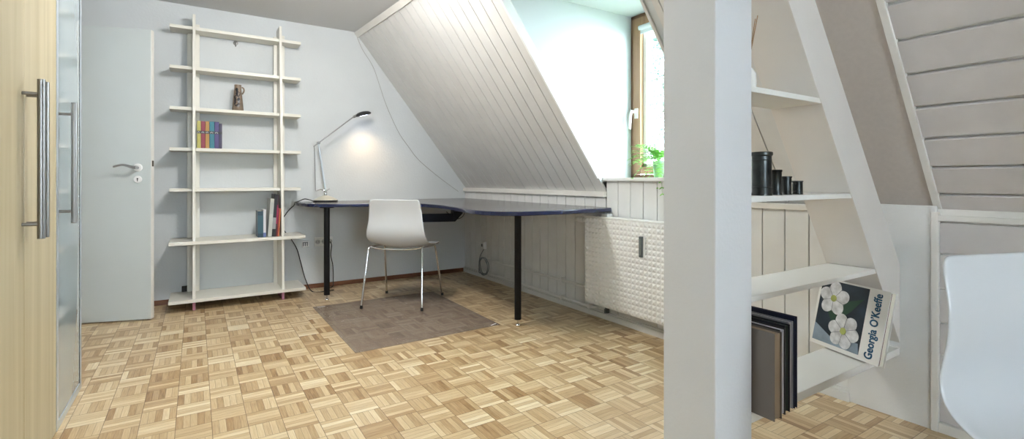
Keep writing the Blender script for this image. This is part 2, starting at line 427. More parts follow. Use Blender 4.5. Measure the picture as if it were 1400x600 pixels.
MB().box((XW+.030, y0+.01, z0+.05), (XW+.036, y1-.01, z1-.06)).build('pane', M['glass'], sash)
h = MB(); h.box((XW-.022, a1-.05, 1.385), (XW-.012, a1-.022, 1.455))
h.tube([(XW-.022, a1-.036, 1.43), (XW-.062, a1-.036, 1.43)], .009, 12)
h.tube([(XW-.060, a1-.036, 1.438), (XW-.060, a1-.022, 1.40), (XW-.060, a1-.016, 1.31)], [.010, .009], 12, smooth=4)
h.build('window_handle', M['whiteplastic'], win, bevel=.001)
bl = MB(); bl.tube([(XW-.006, y0-.01, z1-.075), (XW-.006, y1+.01, z1-.075)], .018, 16)
bl.box((XW-.010, y0, z1-.12), (XW-.008, y1, z1-.075))
bl.build('roller_blind', mat('blind_fabric', (.75, .82, .84), .7), win, smooth=True)
# door leaf, ajar
dr = empty('door_1', (-1.015, 4.387, 0), math.atan2(-.3134, .9496)); struct(dr, 'white flush door standing ajar beside the wardrobe')
MB().box((0, 0, .008), (.797, .040, 1.974)).build('door_leaf', M['door'], dr, bevel=.002)
MB().box((.789, .002, .008), (.7995, .042, 1.974)).build('door_edge', M['trim'], dr, bevel=.001, )
e = MB()
for z, rr in ((1.036, .027), (.957, .024)):
    e.lathe([(rr, 0), (rr, .005), (rr*.85, .009)], 28, T(.722, 0, z) @ RX(PI/2))
e.build('escutcheon', M['tag'], dr, smooth=True)
hd = MB(); hd.tube([(.722, -.008, 1.036), (.722, -.045, 1.036)], .010, 14)
hd.tube([(.730, -.048, 1.036), (.700, -.050, 1.040), (.655, -.050, 1.053), (.60, -.047, 1.040)], [.011, .006], 12, smooth=6)
hd.build('door_handle', mat('satin_nickel', (.40, .40, .40), .3, 1), dr, smooth=True)
kh = MB(); kh.lathe([(.005, 0), (.005, .001)], 12, T(.722, -.009, .961) @ RX(PI/2)); kh.box((.7195, -.0105, .944), (.7245, -.009, .960))
kh.build('keyhole', M['dark'], dr)
MB().box((.7993, .008, 1.045), (.8035, .030, 1.085)).build('latch', mat('dark_brass', (.10, .085, .06), .5, .7), dr, bevel=.003)
# skirting
struct(MB().box((XL, YB-.012, 0), (XK-.02, YB, .038)).build('baseboard_back', M['skirt'], bevel=.002))
struct(MB().box((XK-.028, .99, 0), (XK, YB, .038)).box((XK-.016, .99, .038), (XK, YB, .050)).build('baseboard_right', mat('grey_skirting', (.68, .68, .66), .5), bevel=.002))
struct(MB().box((XK-.02, YR, 0), (XK+.01, .69, .036)).build('baseboard_corner', M['trim'], bevel=.002))

# column and diagonal strut
struct(MB().box((1.169, .812, 0), (1.338, .986, ZC)).build('wall_pillar', M['post'], bevel=.003))
struct(MB().prism([(1.330, .8125, 1.800), (2.40, .8125, .245), (2.40, .8125, .565), (1.330, .8125, 2.044)], (0, .1725, 0)).build('wall_beam', mat('strut_paint', (.68, .645, .61), .6, noise=.03, nscale=5, bump=.15, bscale=90), bevel=.002))

# ------------------------------------------------------------------ niche shelves
def strutx(z): return 1.952-(z-.894)/1.463
NSHELF = [(1.221, 'topmost white shelf board of the niche, carrying a reed diffuser'),
          (.904, 'white niche shelf board carrying four dark pewter beakers'),
          (.617, 'empty white niche shelf board below the pewter beakers'),
          (.2815, 'lowest white niche shelf board carrying the art books')]
for z, lb in NSHELF:
    zb = z-(.017 if z > .3 else .028)
    x1a, x1b = strutx(z)-.002, strutx(zb)-.002
    o = MB().hexa([(1.3385, .8135, zb), (x1b, .8135, zb), (x1b, .978, zb), (1.3385, .978, zb)], [(1.3385, .8135, z), (x1a, .8135, z), (x1a, .978, z), (1.3385, .978, z)]).build('niche_shelf', M['white_shelf'], bevel=.0015)
    tag(o, lb, 'shelf', 'built-in niche shelves')

# ------------------------------------------------------------------ wardrobe
wd = empty('wardrobe', (-.74, 2.0, 0), 0, 'tall light birch wardrobe with steel bar handles and one glass door', 'wardrobe')
def L(o, parent):   # keep world placement when parenting to an unrotated empty
    o.parent = parent; o.matrix_parent_inverse = parent.matrix_basis.inverted()
    return o
XF = -.44; HW = 2.26
bd = MB(); y0, y1 = 1.14, 2.955
bd.box((-1.04, y0, .0), (-1.02, y1, HW)); bd.box((-1.02, y0, 0), (XF-.022, y0+.02, HW)); bd.box((-1.02, y1-.02, 0), (XF-.022, y1, HW))
bd.box((-1.02, y0+.02, HW-.02), (XF-.022, y1-.02, HW)); bd.box((-1.02, y0+.02, 0), (XF-.022, y1-.02, .03)); bd.box((-1.02, 2.455, .03), (XF-.022, 2.475, HW-.02))
L(bd.build('carcass', M['wardin']), wd)
for z in (.42, .80, 1.18, 1.56, 1.94): L(MB().box((-1.02, 2.475, z), (XF-.05, y1-.02, z+.018)).build('shelf', M['wardin']), wd)
def bar(p, parent, y, z0, z1):
    hh = MB(); hh.tube([(XF+.043, y, z0), (XF+.043, y, z1)], .0098, 20)
    for z in (z0+.045, z1-.045): hh.tube([(XF-.001, y, z), (XF+.040, y, z)], .0055, 12)
    o = hh.build('bar_handle', M['steel'], None, smooth=True); L(o, wd); 
    o.parent = parent; o.matrix_parent_inverse = Matrix(); return o
for i, (a, c, hy) in enumerate(((1.142, 1.598, None), (1.602, 2.060, 2.038), (2.063, 2.468, 2.087))):
    d_ = MB().box((XF-.02, a, .010), (XF, c, HW)).build('door_panel', M['ward'], None, bevel=.001)
    d_.parent = wd; d_.matrix_parent_inverse = wd.matrix_basis.inverted()
    if hy: bar(None, d_, hy, .772, 1.258)
# glass door
fr = MB(); ya, yb = 2.480, 2.952; fw = .026
fr.box((XF-.02, ya, .004), (XF, ya+fw, HW)); fr.box((XF-.02, yb-fw, .004), (XF, yb, HW))
fr.box((XF-.02, ya+fw, .004), (XF, yb-fw, .034)); fr.box((XF-.02, ya+fw, HW-.03), (XF, yb-fw, HW))
gd = fr.build('glass_door', M['alu'], None, bevel=.001); gd.parent = wd; gd.matrix_parent_inverse = wd.matrix_basis.inverted()
o = MB().box((XF-.008, ya+fw, .034), (XF-.003, yb-fw, HW-.03)).build('pane', M['wglass'], gd)
o = MB().box((XF-.014, yb-fw-.004, .034), (XF-.0015, yb-fw, HW-.03)).build('seal', M['dark'], gd)
bar(None, gd, 2.520, .786, 1.250)
o = MB().box((XF-.03, 2.468, .006), (XF-.004, 2.480, HW)).build('door_gap', M['dark'], None); L(o, wd)

# ------------------------------------------------------------------ ladder bookshelf
bk = empty('bookshelf', (.28, 4.45, 0), 0, 'tall cream ladder-like bookshelf with seven boards against the back wall', 'bookshelf')
def KP(o): return L(o, bk)
for x0, x1, xm, zt in ((-.058, .024, -.012, 2.165), (.548, .632, .584, 2.175)):
    KP(MB().box((x0, 4.550, .087), (xm-.003, 4.572, zt-.02)).box((xm+.003, 4.550, .087), (x1, 4.572, zt)).build('back_post', M['cream'], bevel=.002))
    KP(MB().prism([(xm-.010, 4.40+.025, zt+.04), (xm-.010, 4.590, zt+.04), (xm-.010, 4.590, .086), (xm-.010, 4.262, .086)], (.019, 0, 0)).build('upright', M['cream'], bevel=.0015))
    KP(MB().box((xm-.009, 4.28, 0), (xm+.009, 4.56, .060)).build('foot', M['pink'], bevel=.001))
SH = [(2.113, 4.440, .742), (1.808, 4.430, .739), (1.500, 4.415, .737), (1.194, 4.400, .736), (.890, 4.385, .732), (.504, 4.265, .746), (.087, 4.248, .748)]
for z, yf, xr in SH:
    yf2 = yf-.006
    KP(MB().prism([(-.166, yf2, z-.024), (xr, yf2, z-.024), (xr-.004, 4.592, z-.024), (-.164, 4.592, z-.024)], (0, 0, .024)).build('shelf', M['cream'], bevel=.002))

# vase
v = empty('vase', (.282, 4.50, 1.5015), 0, 'brown stoneware jug vase with black glaze pattern on third shelf', 'vase')
vs = MB(); vs.lathe([(.001, .0), (.040, 0), (.042, .004), (.036, .07), (.029, .14), (.024, .19), (.025, .212), (.021, .212), (.019, .19), (.020, .06), (.001, .05)], 36, cap=False)
vs.build('body', M['ceram'], v, smooth=True)
MB().tube([(.026, 0, .195), (.040, 0, .188), (.043, 0, .165), (.030, 0, .140)], .006, 10, smooth=5).build('handle', M['ceram'], v, smooth=True)
# glaze patches follow the body
gz = MB()
def vr(z): return .0425-(.0425-.0245)*min(z, .19)/.19
for (a, z, w_, h_) in ((-1.9, .168, .35, .018), (-1.6, .135, .5, .02), (-2.0, .105, .55, .022), (-1.45, .085, .28, .024), (-1.95, .055, .4, .018), (-1.55, .045, .3, .014), (-1.75, .15, .2, .03), (-2.2, .08, .2, .03)):
    pts = []
    for k in range(16):
        t = 2*PI*k/16; aa = a+w_*math.cos(t)*(1+.2*math.sin(3*t)); z_ = z+h_*math.sin(t)
        rr = vr(z_)+.0012; pts.append(gz.bm.verts.new((rr*math.cos(aa), rr*math.sin(aa), z_)))
    gz.bm.faces.new(pts)
gz.build('glaze_pattern', M['ceramdk'], v)

# ------------------------------------------------------------------ books
BM = {}
def bmcol(c, r=.4):
    if c not in BM: BM[c] = mat('book_cloth', c, r)
    return BM[c]
def book(label, th, h, d, col, loc, rz=0, lean=0, band=None, group=None, spinemat=None, mark=None):
    """upright book, spine towards -y, origin at the middle of its foot; d is its depth"""
    e = empty('book', loc, 0, label, 'book', group)
    e.rotation_euler = (0, lean, rz)
    m = bmcol(col)
    cv = MB(); cv.box((-th/2, 0, 0), (-th/2+.002, d, h)); cv.box((th/2-.002, 0, 0), (th/2, d, h)); cv.box((-th/2, -.001, 0), (th/2, .003, h))
    cv.build('cover', m, e, bevel=.001)
    MB().box((-th/2+.002, .003, .003), (th/2-.002, d-.004, h-.003)).build('pages', M['paper'], e)
    if band:
        for z0, z1, c in band: MB().box((-th/2-.0004, -.0018, z0), (th/2+.0004, .004, z1)).build('spine_band', bmcol(c), e)
    return e
cols = [((.40, .36, .07), .0255, 'yellow'), ((.22, .012, .03), .0285, 'crimson'), ((.38, .19, .03), .0265, 'mustard orange'), ((.012, .15, .20), .033, 'teal'), ((.05, .03, .14), .031, 'violet'), ((.025, .015, .05), .020, 'dark purple')]
x = .006
for c, w_, nm in cols:
    x += w_/2
    b_ = book(nm+' spined book with black middle band in the bright row on the fourth shelf', w_-.0015, .207 if nm != 'dark purple' else .196, .115, c, (x, 4.425, 1.1945), band=[(.112, .132, (.008, .008, .01))], group='bright books on the fourth shelf')
    if nm != 'dark purple':
        s_ = MB()
        for k in range(3): s_.box((-w_*.35+k*w_*.22, -.0026, .117+.004*(k%2)), (-w_*.22+k*w_*.22, -.0016, .124+.004*(k%2)))
        s_.build('spine_marks', bmcol((.6, .6, .58)), b_)
    x += w_/2
# sixth shelf, leaning a little to the right against the upright
lst = [  # label, thickness, height, depth, colour, lean
 ('dark teal book at the left end of the lower bookshelf row', .038, .205, .16, (.012, .04, .065), .00, [(.03, .17, (.03, .09, .12))]),
 ('slim white book right of the dark teal one on the lower shelf', .019, .215, .15, (.62, .62, .66), .0, [(.0, .035, (.10, .13, .30))]),
 ('tall pale grey book in the middle of the lower shelf row', .027, .300, .20, (.50, .51, .47), .065, [(.18, .27, (.42, .44, .42))]),
 ('tall black book behind the pale grey one on the lower shelf', .023, .335, .20, (.010, .010, .012), .065, [(.06, .15, (.30, .30, .30))]),
 ('thin tall dark book with magenta spine foot on the lower shelf', .009, .330, .20, (.03, .012, .02), .065, [(.10, .25, (.28, .01, .07))]),
 ('dark red book near the right upright of the lower shelf', .010, .225, .18, (.20, .015, .02), .065, None),
 ('slim orange book right of the dark red one on the lower shelf', .009, .220, .18, (.50, .13, .04), .065, None)]
x = .4045
for lb, th_, h_, dp, c, ln, bn in lst:
    x += th_/2/math.cos(ln)+.0006
    book(lb, th_, h_, dp, c, (x, 4.292, .5045+math.sin(ln)*th_/2+.0004), lean=ln, band=bn, group='books on the lower shelf')
    x += th_/2/math.cos(ln)+(.012 if lb.startswith('slim white') else 0)

# ------------------------------------------------------------------ small wall things
sk = empty('wall_socket', (.957, YB-.001, .405), 0, 'white triple wall socket plate partly behind the left desk leg', 'socket')
MB().box((-.078, -.009, -.040), (.078, 0, .040)).build('plate', M['whiteplastic'], sk, bevel=.003)
for xx in (-.052, 0, .052):
    cu = MB(); cu.lathe([(.0205, 0), (.0205, .004), (.018, .0005), (.002, .0005)], 24, T(xx, -.009, 0) @ RX(PI/2)); o = cu.build('cup', mat('socket_grey', (.42, .42, .41), .5), sk, smooth=True)
    MB().box((xx-.011, -.0125, -.002), (xx-.006, -.0092, .003)).box((xx+.006, -.0125, -.002), (xx+.011, -.0092, .003)).build('pin_hole', M['dark'], o)
ps = empty('phone_socket', (.805, YB-.001, .392), 0, 'small square phone socket left of the triple wall socket', 'socket')
MB().box((-.028, -.010, -.028), (.028, 0, .028)).build('plate', M['whiteplastic'], ps, bevel=.003)
p_ = MB()
for xx in (-.018, -.002, .014): p_.box((xx-.0035, -.0125, -.016), (xx+.0035, -.0098, .012))
p_.box((-.022, -.0125, .012), (.020, -.0098, .018)); p_.build('jack_slot', M['greyplastic'], ps)
hk = MB(); hk.lathe([(.018, 0), (.018, .004), (.012, .006)], 20, T(0, 0, 0) @ RX(PI/2))
hk.tube([(0, -.005, .006), (0, -.03, -.002), (0, -.034, -.020), (0, -.020, -.030), (0, -.010, -.022)], .004, 8, smooth=5)
o = hk.build('coat_hook', M['steel'], smooth=True); o.location = (.272, YB-.001, 2.07); tag(o, 'small metal hook on the wall between the top two bookshelf boards', 'hook')
o = MB().tube([(0, 0, 0), (0, -.02, 0), (0.0, -.03, .006)], .004, 8).lathe([(.010, 0), (.010, .004)], 16, RX(PI/2)).build('wall_screw', M['steel'], smooth=True)
o.location = (.035, YB-.001, 2.125); tag(o, 'small metal screw eye on the wall by the top left of the bookshelf', 'screw')
o = MB().box((-.018, -.03, -.018), (.018, 0, .022)).box((-.012, -.036, -.010), (.012, -.03, .012)).build('plug', M['rubber'], bevel=.003); o.location = (-.075, YB-.001, .107)
tag(o, 'small black plug on the wall just above the lowest bookshelf board', 'plug')
cp = [(1.243, 2.30), (1.30, 2.17), (1.40, 2.02), (1.470, 1.83), (1.532, 1.658), (1.648, 1.42), (1.75, 1.28), (1.86, 1.15), (2.07, .985), (2.292, .835)]
tag(MB().tube([(a, YB-.004, c) for a, c in cp], .0022, 8, smooth=6).build('cord', M['cord'], smooth=True), 'thin grey cord running down the back wall beside the slope', 'cord')

# ------------------------------------------------------------------ desk
ZD1 = .765
dk = empty('desk', (1.9, 4.1, 0), 0, 'dark L-shaped corner desk with blue edge and two black legs', 'desk')
out = [(.712, 4.594), (.708, 4.45), (.716, 4.31), (.745, 4.17), (.80, 4.085), (.875, 4.035), (1.02, 3.985), (1.19, 3.93), (1.34, 3.87), (1.455, 3.77), (1.52, 3.63), (1.545, 3.45), (1.545, 3.30),
       (1.510, 3.05), (1.475, 2.85), (1.458, 2.70), (1.466, 2.59), (1.510, 2.49), (1.60, 2.428), (1.75, 2.402), (1.92, 2.392), (2.17, 2.405), (2.366, 2.435), (2.366, 4.594)]
def smooth_poly(pts, i0, i1, n=4):
    P = [Vector((*p, 0)) for p in pts]; res = []
    for i in range(len(P)):
        if i0 <= i < i1:
            p0, p1, p2, p3 = P[max(i-1, i0)], P[i], P[i+1], P[min(i+2, i1)]
            for k in range(n):
                t = k/n; q = .5*((2*p1)+(-p0+p2)*t+(2*p0-5*p1+4*p2-p3)*t*t+(-p0+3*p1-3*p2+p3)*t**3); res.append((q.x, q.y))
        else: res.append((P[i].x, P[i].y))
    return res
outs = smooth_poly(out, 1, 22)
o = MB().prism([(a, c, ZD1-.027) for a, c in outs], (0, 0, .0262)).build('edge_band', M['deskblue'], None, bevel=.004); L(o, dk)
def inset(pts, d):
    n = len(pts); r_ = []
    for i in range(n):
        a = Vector(pts[i-1]); b = Vector(pts[i]); c = Vector(pts[(i+1) % n])
        t = ((b-a).normalized()+(c-b).normalized()).normalized(); nn = Vector((-t.y, t.x))
        r_.append((b.x+nn.x*d, b.y+nn.y*d))
    return r_
ins = inset(outs, .004)
# orientation check: keep the inset inside
cxm = sum(p[0] for p in outs)/len(outs)
area = sum(outs[i-1][0]*outs[i][1]-outs[i][0]*outs[i-1][1] for i in range(len(outs)))
if area < 0: ins = inset(outs, -.004)
L(MB().prism([(a, c, ZD1-.0015) for a, c in ins], (0, 0, .0015)).build('tabletop', M['desktop']), dk)
def deskleg(x, y):
    l = MB(); l.lathe([(.0225, .040), (.0225, ZD1-.028)], 28, T(x, y, 0)); o = l.build('leg', M['black'], None, smooth=True); L(o, dk)
    f_ = MB(); f_.lathe([(.006, 0.008), (.006, .042)], 12, T(x, y, 0)); f_.lathe([(.014, 0), (.016, .003), (.012, .009), (.006, .012)], 20, T(x, y, 0))
    f_.build('leveling_foot', M['chrome'], o, smooth=True)
    MB().lathe([(.055, ZD1-.033), (.055, ZD1-.0275)], 28, T(x, y, 0)).build('flange', M['black'], o, smooth=True)
deskleg(.875, 4.085); deskleg(1.775, 2.69); 
ty = MB(); ty.box((-.25, -.13, .598), (.20, .15, .612)); ty.box((-.25, -.13, .612), (-.236, .15, .672)); ty.prism([(.186, -.13, .612), (.200, -.13, .600), (.262, -.13, .668), (.262, -.13, .682), (.186, -.13, .682)], (0, .28, 0))
ty.box((-.236, -.13, .612), (.186, -.116, .668))
ty.box((.19, .0, .66), (.262, .12, ZD1-.0275)); ty.box((-.25, .0, .66), (-.18, .12, ZD1-.0275))
o = ty.build('drawer_tray', mat('navy_drawer', (.004, .006, .014), .5, spec=.2), None, bevel=.003)
o.matrix_basis = T(1.72, 3.98, 0) @ RZ(-.35); o.parent = dk; o.matrix_parent_inverse = dk.matrix_basis.inverted()
tag(MB().tube([(1.90, 4.05, .668), (1.93, 4.03, .635), (2.0, 4.03, .60), (2.07, 4.05, .625), (2.10, 4.06, .70), (2.10, 4.08, .736)], .0035, 8, smooth=6).build('cable', M['cable_black'], smooth=True), 'thin black cable looping under the desk by the drawer tray', 'cable')
tag(MB().tube([(1.012, YB-.012, .40), (1.02, YB-.03, .37), (1.015, YB-.022, .28), (1.032, YB-.022, .19), (1.035, YB-.03, .06), (1.02, YB-.06, .006), (.94, YB-.10, .005)], .004, 8, smooth=6).build('cable', M['cable_black'], smooth=True), 'black power cable hanging from the wall socket behind the left desk leg', 'cable')
tag(MB().tube([(.85, 4.50, .772), (.79, 4.52, .790), (.74, 4.50, .774), (.700, 4.46, .762), (.690, 4.45, .74), (.66, 4.46, .71), (.63, 4.50, .66), (.60, 4.54, .59), (.645, 4.56, .50), (.68, 4.56, .455), (.73, 4.56, .36), (.76, 4.55, .24), (.79, 4.50, .10), (.83, 4.44, .006), (.92, 4.38, .005), (1.00, 4.40, .005)], .0042, 8, smooth=6).build('cable', M['cable_black'], smooth=True), 'long black lamp cable falling from the desk to the floor beside the bookshelf', 'cable')

# ------------------------------------------------------------------ desk lamp
lx, ly = .945, 4.46
lp = empty('desk_lamp', (lx, ly, ZD1), 0, 'grey metal desk lamp with round base, lit above the corner desk', 'lamp')
MB().lathe([(.100, .0), (.102, .004), (.102, .014), (.098, .016)], 48).build('base_ring', M['lamphead'], lp, smooth=True)
MB().lathe([(.099, .0155), (.090, .024), (.060, .040), (.025, .052), (.012, .055)], 48).build('base', M['lampbase'], lp, smooth=True)
MB().lathe([(.013, .052), (.013, .085), (.008, .092)], 20).box((-.018, -.008, .085), (.006, .008, .110)).build('joint', M['chrome'], lp, smooth=True, bevel=.001)
def lz(z): return z-ZD1
up = MB()
up.tube([(-.004, -.007, .095), (-.062, -.007, lz(1.268))], .0045, 10); up.tube([(.004, .007, .095), (-.054, .007, lz(1.268))], .0045, 10)
up.build('upper_stem', M['alu'], lp, smooth=True)
MB().tube([(-.082, 0, lz(.862)), (-.092, 0, lz(1.243))], .003, 8).build('parallel_rod', M['lampmetal'], lp, smooth=True)
MB().tube([(-.082, 0, lz(.858)), (-.040, 0, .108), (.0, 0, .092)], .004, 8).tube([(0, 0, .090), (.034, 0, .112)], .003, 8).build('lower_link', M['lampmetal'], lp, smooth=True)
a0 = Vector((-.098, 0, lz(1.240))); a1 = Vector((.244, -.01, lz(1.522)))
MB().tube([a0, a1], .0052, 12).lathe([(.012, -.016), (.012, .016)], 16, T(-.058, 0, lz(1.272)) @ RX(PI/2)).build('arm', M['lampmetal'], lp, smooth=True)
MB().tube([a1-Vector((.008, 0, .008)), a1+Vector((.022, 0, .010))], .011, 14).build('head_joint', M['lampmetal'], lp, smooth=True)
hm = T(.322, -.012, lz(1.548)) @ RY(math.radians(-16))
prof = [(.001, .024), (.02, .023), (.045, .016), (.060, .005), (.064, -.004), (.060, -.012), (.050, -.016), (.043, -.014)]
hdm = MB(); hdm.lathe(prof[::-1], 40, hm @ Matrix.Scale(1.12, 4, (1,0,0)) @ Matrix.Scale(.82, 4, (0,1,0)), cap=False)
hdm.build('lamp_head', M['lamphead'], lp, smooth=True)
MB().lathe([(.036, -.0145), (.044, -.0105)], 32, hm @ Matrix.Scale(1.10, 4, (1,0,0)) @ Matrix.Scale(.80, 4, (0,1,0))).build('lens', M['led'], lp, smooth=True)

# ------------------------------------------------------------------ chairs
def shell_mesh():
    # profile: v (forward), z, half width, side lift, back wrap
    prof = [(.235, .418, .195, .000), (.228, .432, .212, .002), (.19, .441, .222, .006), (.12, .436, .230, .012), (.04, .430, .234, .018), (-.04, .430, .235, .026),
            (-.11, .437, .233, .032), (-.160, .456, .230, .034), (-.196, .486, .232, .028), (-.216, .525, .230, .020), (-.222, .57, .224, .014), (-.214, .62, .212, .012),
            (-.210, .67, .207, .011), (-.214, .72, .203, .009), (-.224, .767, .199, .008), (-.229, .789, .191, .007), (-.231, .800, .176, .006)]
    n = 16; rows = []
    bm = bmesh.new()
    for i, (v, z, hw, lift) in enumerate(prof):
        a = prof[max(i-1, 0)]; c = prof[min(i+1, len(prof)-1)]
        t = Vector((c[0]-a[0], c[1]-a[1])).normalized(); nn = Vector((t.y, -t.x))  # perpendicular within profile plane
        if nn.y < 0 and i < 6: nn = -nn
        # inner side is up for the seat and forward for the back
        nn = Vector((abs(t.y), abs(t.x)))
        row = []
        for k in range(-n//2, n//2+1):
            s = k/(n/2)
            l = lift*(abs(s)**2.2)
            row.append(bm.verts.new((hw*s, v+nn.x*l, z+nn.y*l)))
        rows.append(row)
    for a, c in zip(rows, rows[1:]):
        for k in range(n): bm.faces.new((a[k], a[k+1], c[k+1], c[k]))
    bmesh.ops.recalc_face_normals(bm, faces=bm.faces)
    me = D.meshes.new('seat_shell'); bm.to_mesh(me); bm.free()
    for f in me.polygons: f.use_smooth = True
    me.materials.append(M['plastic'])
    return me
shell = shell_mesh()
def make_chair(name, loc, rz, label):
    e = empty(name, loc, rz, label, 'chair', 'white shell chairs')
    o = D.objects.new('seat_shell', shell); C.objects.link(o); o.parent = e
    s = o.modifiers.new('solid', 'SOLIDIFY'); s.thickness = .009; s.offset = 0
    ss = o.modifiers.new('sub', 'SUBSURF'); ss.levels = 2; ss.render_levels = 2
    r = .0078
    for sgn in (-1, 1):
        for nm, foot, top, zt in (('rear', (.232, -.235), (.208, -.152), .4475), ('front', (.240, .262), (.212, .150), .4325)):
            fx, fy = foot; tx, ty_ = top; k_ = 1 if nm == 'rear' else -1
            leg = MB()
            leg.tube([(sgn*fx, fy, .012), (sgn*(tx+.003), ty_-.012*k_, zt-.036), (sgn*tx, ty_-.006*k_, zt-.013), (sgn*(tx-.003), ty_+.012*k_, zt-.001), (sgn*(tx-.006), ty_+.048*k_, zt-.001)], r, 14)
            lo = leg.build('leg', M['chrome'], e, smooth=True)
            MB().lathe([(.0105, .0), (.0105, .020), (.0085, .024)], 16, T(sgn*fx, fy, 0)).build('foot_cap', M['rubber'], lo, smooth=True)
        MB().tube([(sgn*.202, -.106, .4465), (sgn*.206, .104, .4315)], r, 14).build('side_rail', M['chrome'], e, smooth=True)
    MB().tube([(-.203, -.136, .4465), (-.16, -.143, .438), (-.08, -.150, .431), (.08, -.150, .431), (.16, -.143, .438), (.203, -.136, .4465)], .0065, 12, smooth=4).build('cross_bar', M['chrome'], e, smooth=True)
    MB().tube([(-.206, .11, .4315), (-.1, .11, .425), (.1, .11, .425), (.206, .11, .4315)], .0065, 12, smooth=4).build('cross_bar', M['chrome'], e, smooth=True)
    return e
dc = make_chair('shell_chair', (1.357, 3.685, .0020), -math.atan2(.654, .757), 'white plastic shell chair with four chrome legs standing on the mat at the desk')
for ch in dc.children:
    if ch.name.startswith('seat_shell'): ch.location = (.018, 0, .008)
# right chair faces the camera side: front direction (-.32,-.95)
fd = Vector((-.32, -.947)); rt = Vector((fd.y, -fd.x))   # its right hand
Lc = Vector((1.240, .362)); ctr = Lc - rt*.19 + fd*.229
ang = math.atan2(-fd.x, fd.y)
make_chair('shell_chair', (ctr.x, ctr.y, 0), ang, 'white shell chair in the right foreground, cut off by the picture edge')

# ------------------------------------------------------------------ chair mat
mt = empty('chair_mat', (1.21, 3.33, 0), 0, 'thin translucent grey floor mat under the desk chair', 'mat')
o = MB().prism([(.735, 3.905, .0002), (.737, 2.738, .0002), (1.683, 2.762, .0002), (1.70, 3.90, .0002)], (0, 0, .0014)).build('sheet', M['vinyl']); L(o, mt)
L(MB().box((-.028, -.005, 0), (.028, .005, .0006), T(.79, 3.875, .0017)).build('label_tag', M['tag']), mt)
L(MB().box((-.028, -.005, 0), (.028, .005, .0006), T(1.65, 2.79, .0017) @ RZ(.4)).build('label_tag', M['tag']), mt)

# ------------------------------------------------------------------ radiator
rd = empty('radiator', (2.30, 2.05, 0), 0, 'white panel radiator with embossed square pattern under the dormer window', 'radiator')
ry0, ry1, rz0, rz1 = 1.60, 2.602, .108, .703
L(MB().box((2.274, ry0, rz0), (2.335, ry1, rz1-.004)).build('casing', M['rad'], bevel=.004), rd)
L(MB().box((2.268, ry0-.002, rz1-.006), (2.338, ry1+.002, rz1+.004)).build('top_cover', M['rad'], bevel=.002), rd)
pm = MB(); ny, nz = 30, 18; dy = (ry1-ry0-.012)/ny; dz = (rz1-rz0-.012)/nz
for i in range(ny):
    for j in range(nz):
        a = ry0+.006+i*dy; c = rz0+.006+j*dz
        lo = [(2.2745, a+.0008, c+.0008), (2.2745, a+dy-.0008, c+.0008), (2.2745, a+dy-.0008, c+dz-.0008), (2.2745, a+.0008, c+dz-.0008)]
        s_ = .0125
        hi = [(2.2665, a+s_, c+s_), (2.2665, a+dy-s_, c+s_), (2.2665, a+dy-s_, c+dz-s_), (2.2665, a+s_, c+dz-s_)]
        pm.hexa(lo, hi)
L(pm.build('embossed_front', M['rad']), rd)
hc = MB(); hc.box((2.246, 2.058, .486), (2.266, 2.082, .612)); o = hc.build('heat_meter', M['greyplastic'], bevel=.003); L(o, rd)
L(MB().box((2.256, 2.047, .488), (2.2665, 2.056, .610)).build('meter_backplate', M['whiteplastic'], bevel=.002), rd)
L(MB().box((2.243, 2.066, .50), (2.2465, 2.074, .60)).build('meter_scale', M['cable_grey'], bevel=.001), rd)
vm = T(2.30, ry1, .672) @ RX(-PI/2)
L(MB().lathe([(.012, 0), (.012, .03), (.017, .03), (.017, .045)], 20, vm).build('valve_body', M['whiteplastic'], smooth=True), rd)
L(MB().lathe([(.019, .045), (.022, .05), (.022, .068), (.018, .070), (.022, .073), (.022, .09), (.018, .095), (.021, .099), (.020, .118), (.012, .124)], 24, vm).build('thermostat_head', M['whiteplastic'], smooth=True), rd)
L(MB().box((2.30, 2.40, rz1+.004), (2.345, 2.47, rz1+.022)).build('bleed_bracket', M['whiteplastic'], bevel=.003), rd)
for yy in (1.75, 2.40): L(MB().box((2.335, yy, .2), (2.366, yy+.04, .6)).build('wall_bracket', M['pipe']), rd)
# pipes
pp = empty('heating_pipe', (2.335, 3.4, .196), 0, 'upper white heating pipe along the boarded knee wall', 'pipe', 'heating pipes')
L(MB().tube([(2.362, 4.262, .198), (2.345, 4.255, .198), (2.337, 4.23, .198), (2.335, 2.66, .193), (2.32, 2.63, .193), (2.305, 2.62, .193)], .0095, 12).build('pipe', M['pipe'], smooth=True), pp)
for y in (4.06, 2.93): L(MB().box((2.322, y-.010, .181), (2.364, y+.010, .213)).build('clip', M['pipe'], bevel=.002), pp)
pp = empty('heating_pipe', (2.335, 3.4, .062), 0, 'lower white heating pipe just above the skirting', 'pipe', 'heating pipes')
L(MB().tube([(2.362, 4.28, .072), (2.345, 4.27, .072), (2.337, 4.25, .072), (2.335, 2.62, .063), (2.35, 2.59, .063), (2.365, 2.58, .063)], .0095, 12).build('pipe', M['pipe'], smooth=True), pp)
for y in (2.93, 2.62): L(MB().box((2.320, y-.010, .05), (2.364, y+.010, .080)).build('clip', M['pipe'], bevel=.002), pp)
o = MB().box((-.02, -.012, 0), (.0, .012, .06)).box((-.03, -.008, .0), (-.02, .008, .03)).build('pipe_bracket', M['greyplastic'], bevel=.002); o.location = (XK-.016, 2.46, .0485); tag(o, 'small dark bracket on the skirting under the radiator', 'bracket')
jb = empty('junction_box', (XK-.006, 4.17, .32), 0, 'small white surface socket box on the boarded knee wall', 'socket')
MB().box((-.035, -.032, -.035), (0, .032, .035)).build('housing', M['whiteplastic'], jb, bevel=.004)
MB().box((-.038, -.012, -.012), (-.035, .012, .014)).build('socket_face', M['greyplastic'], jb)
cc = []
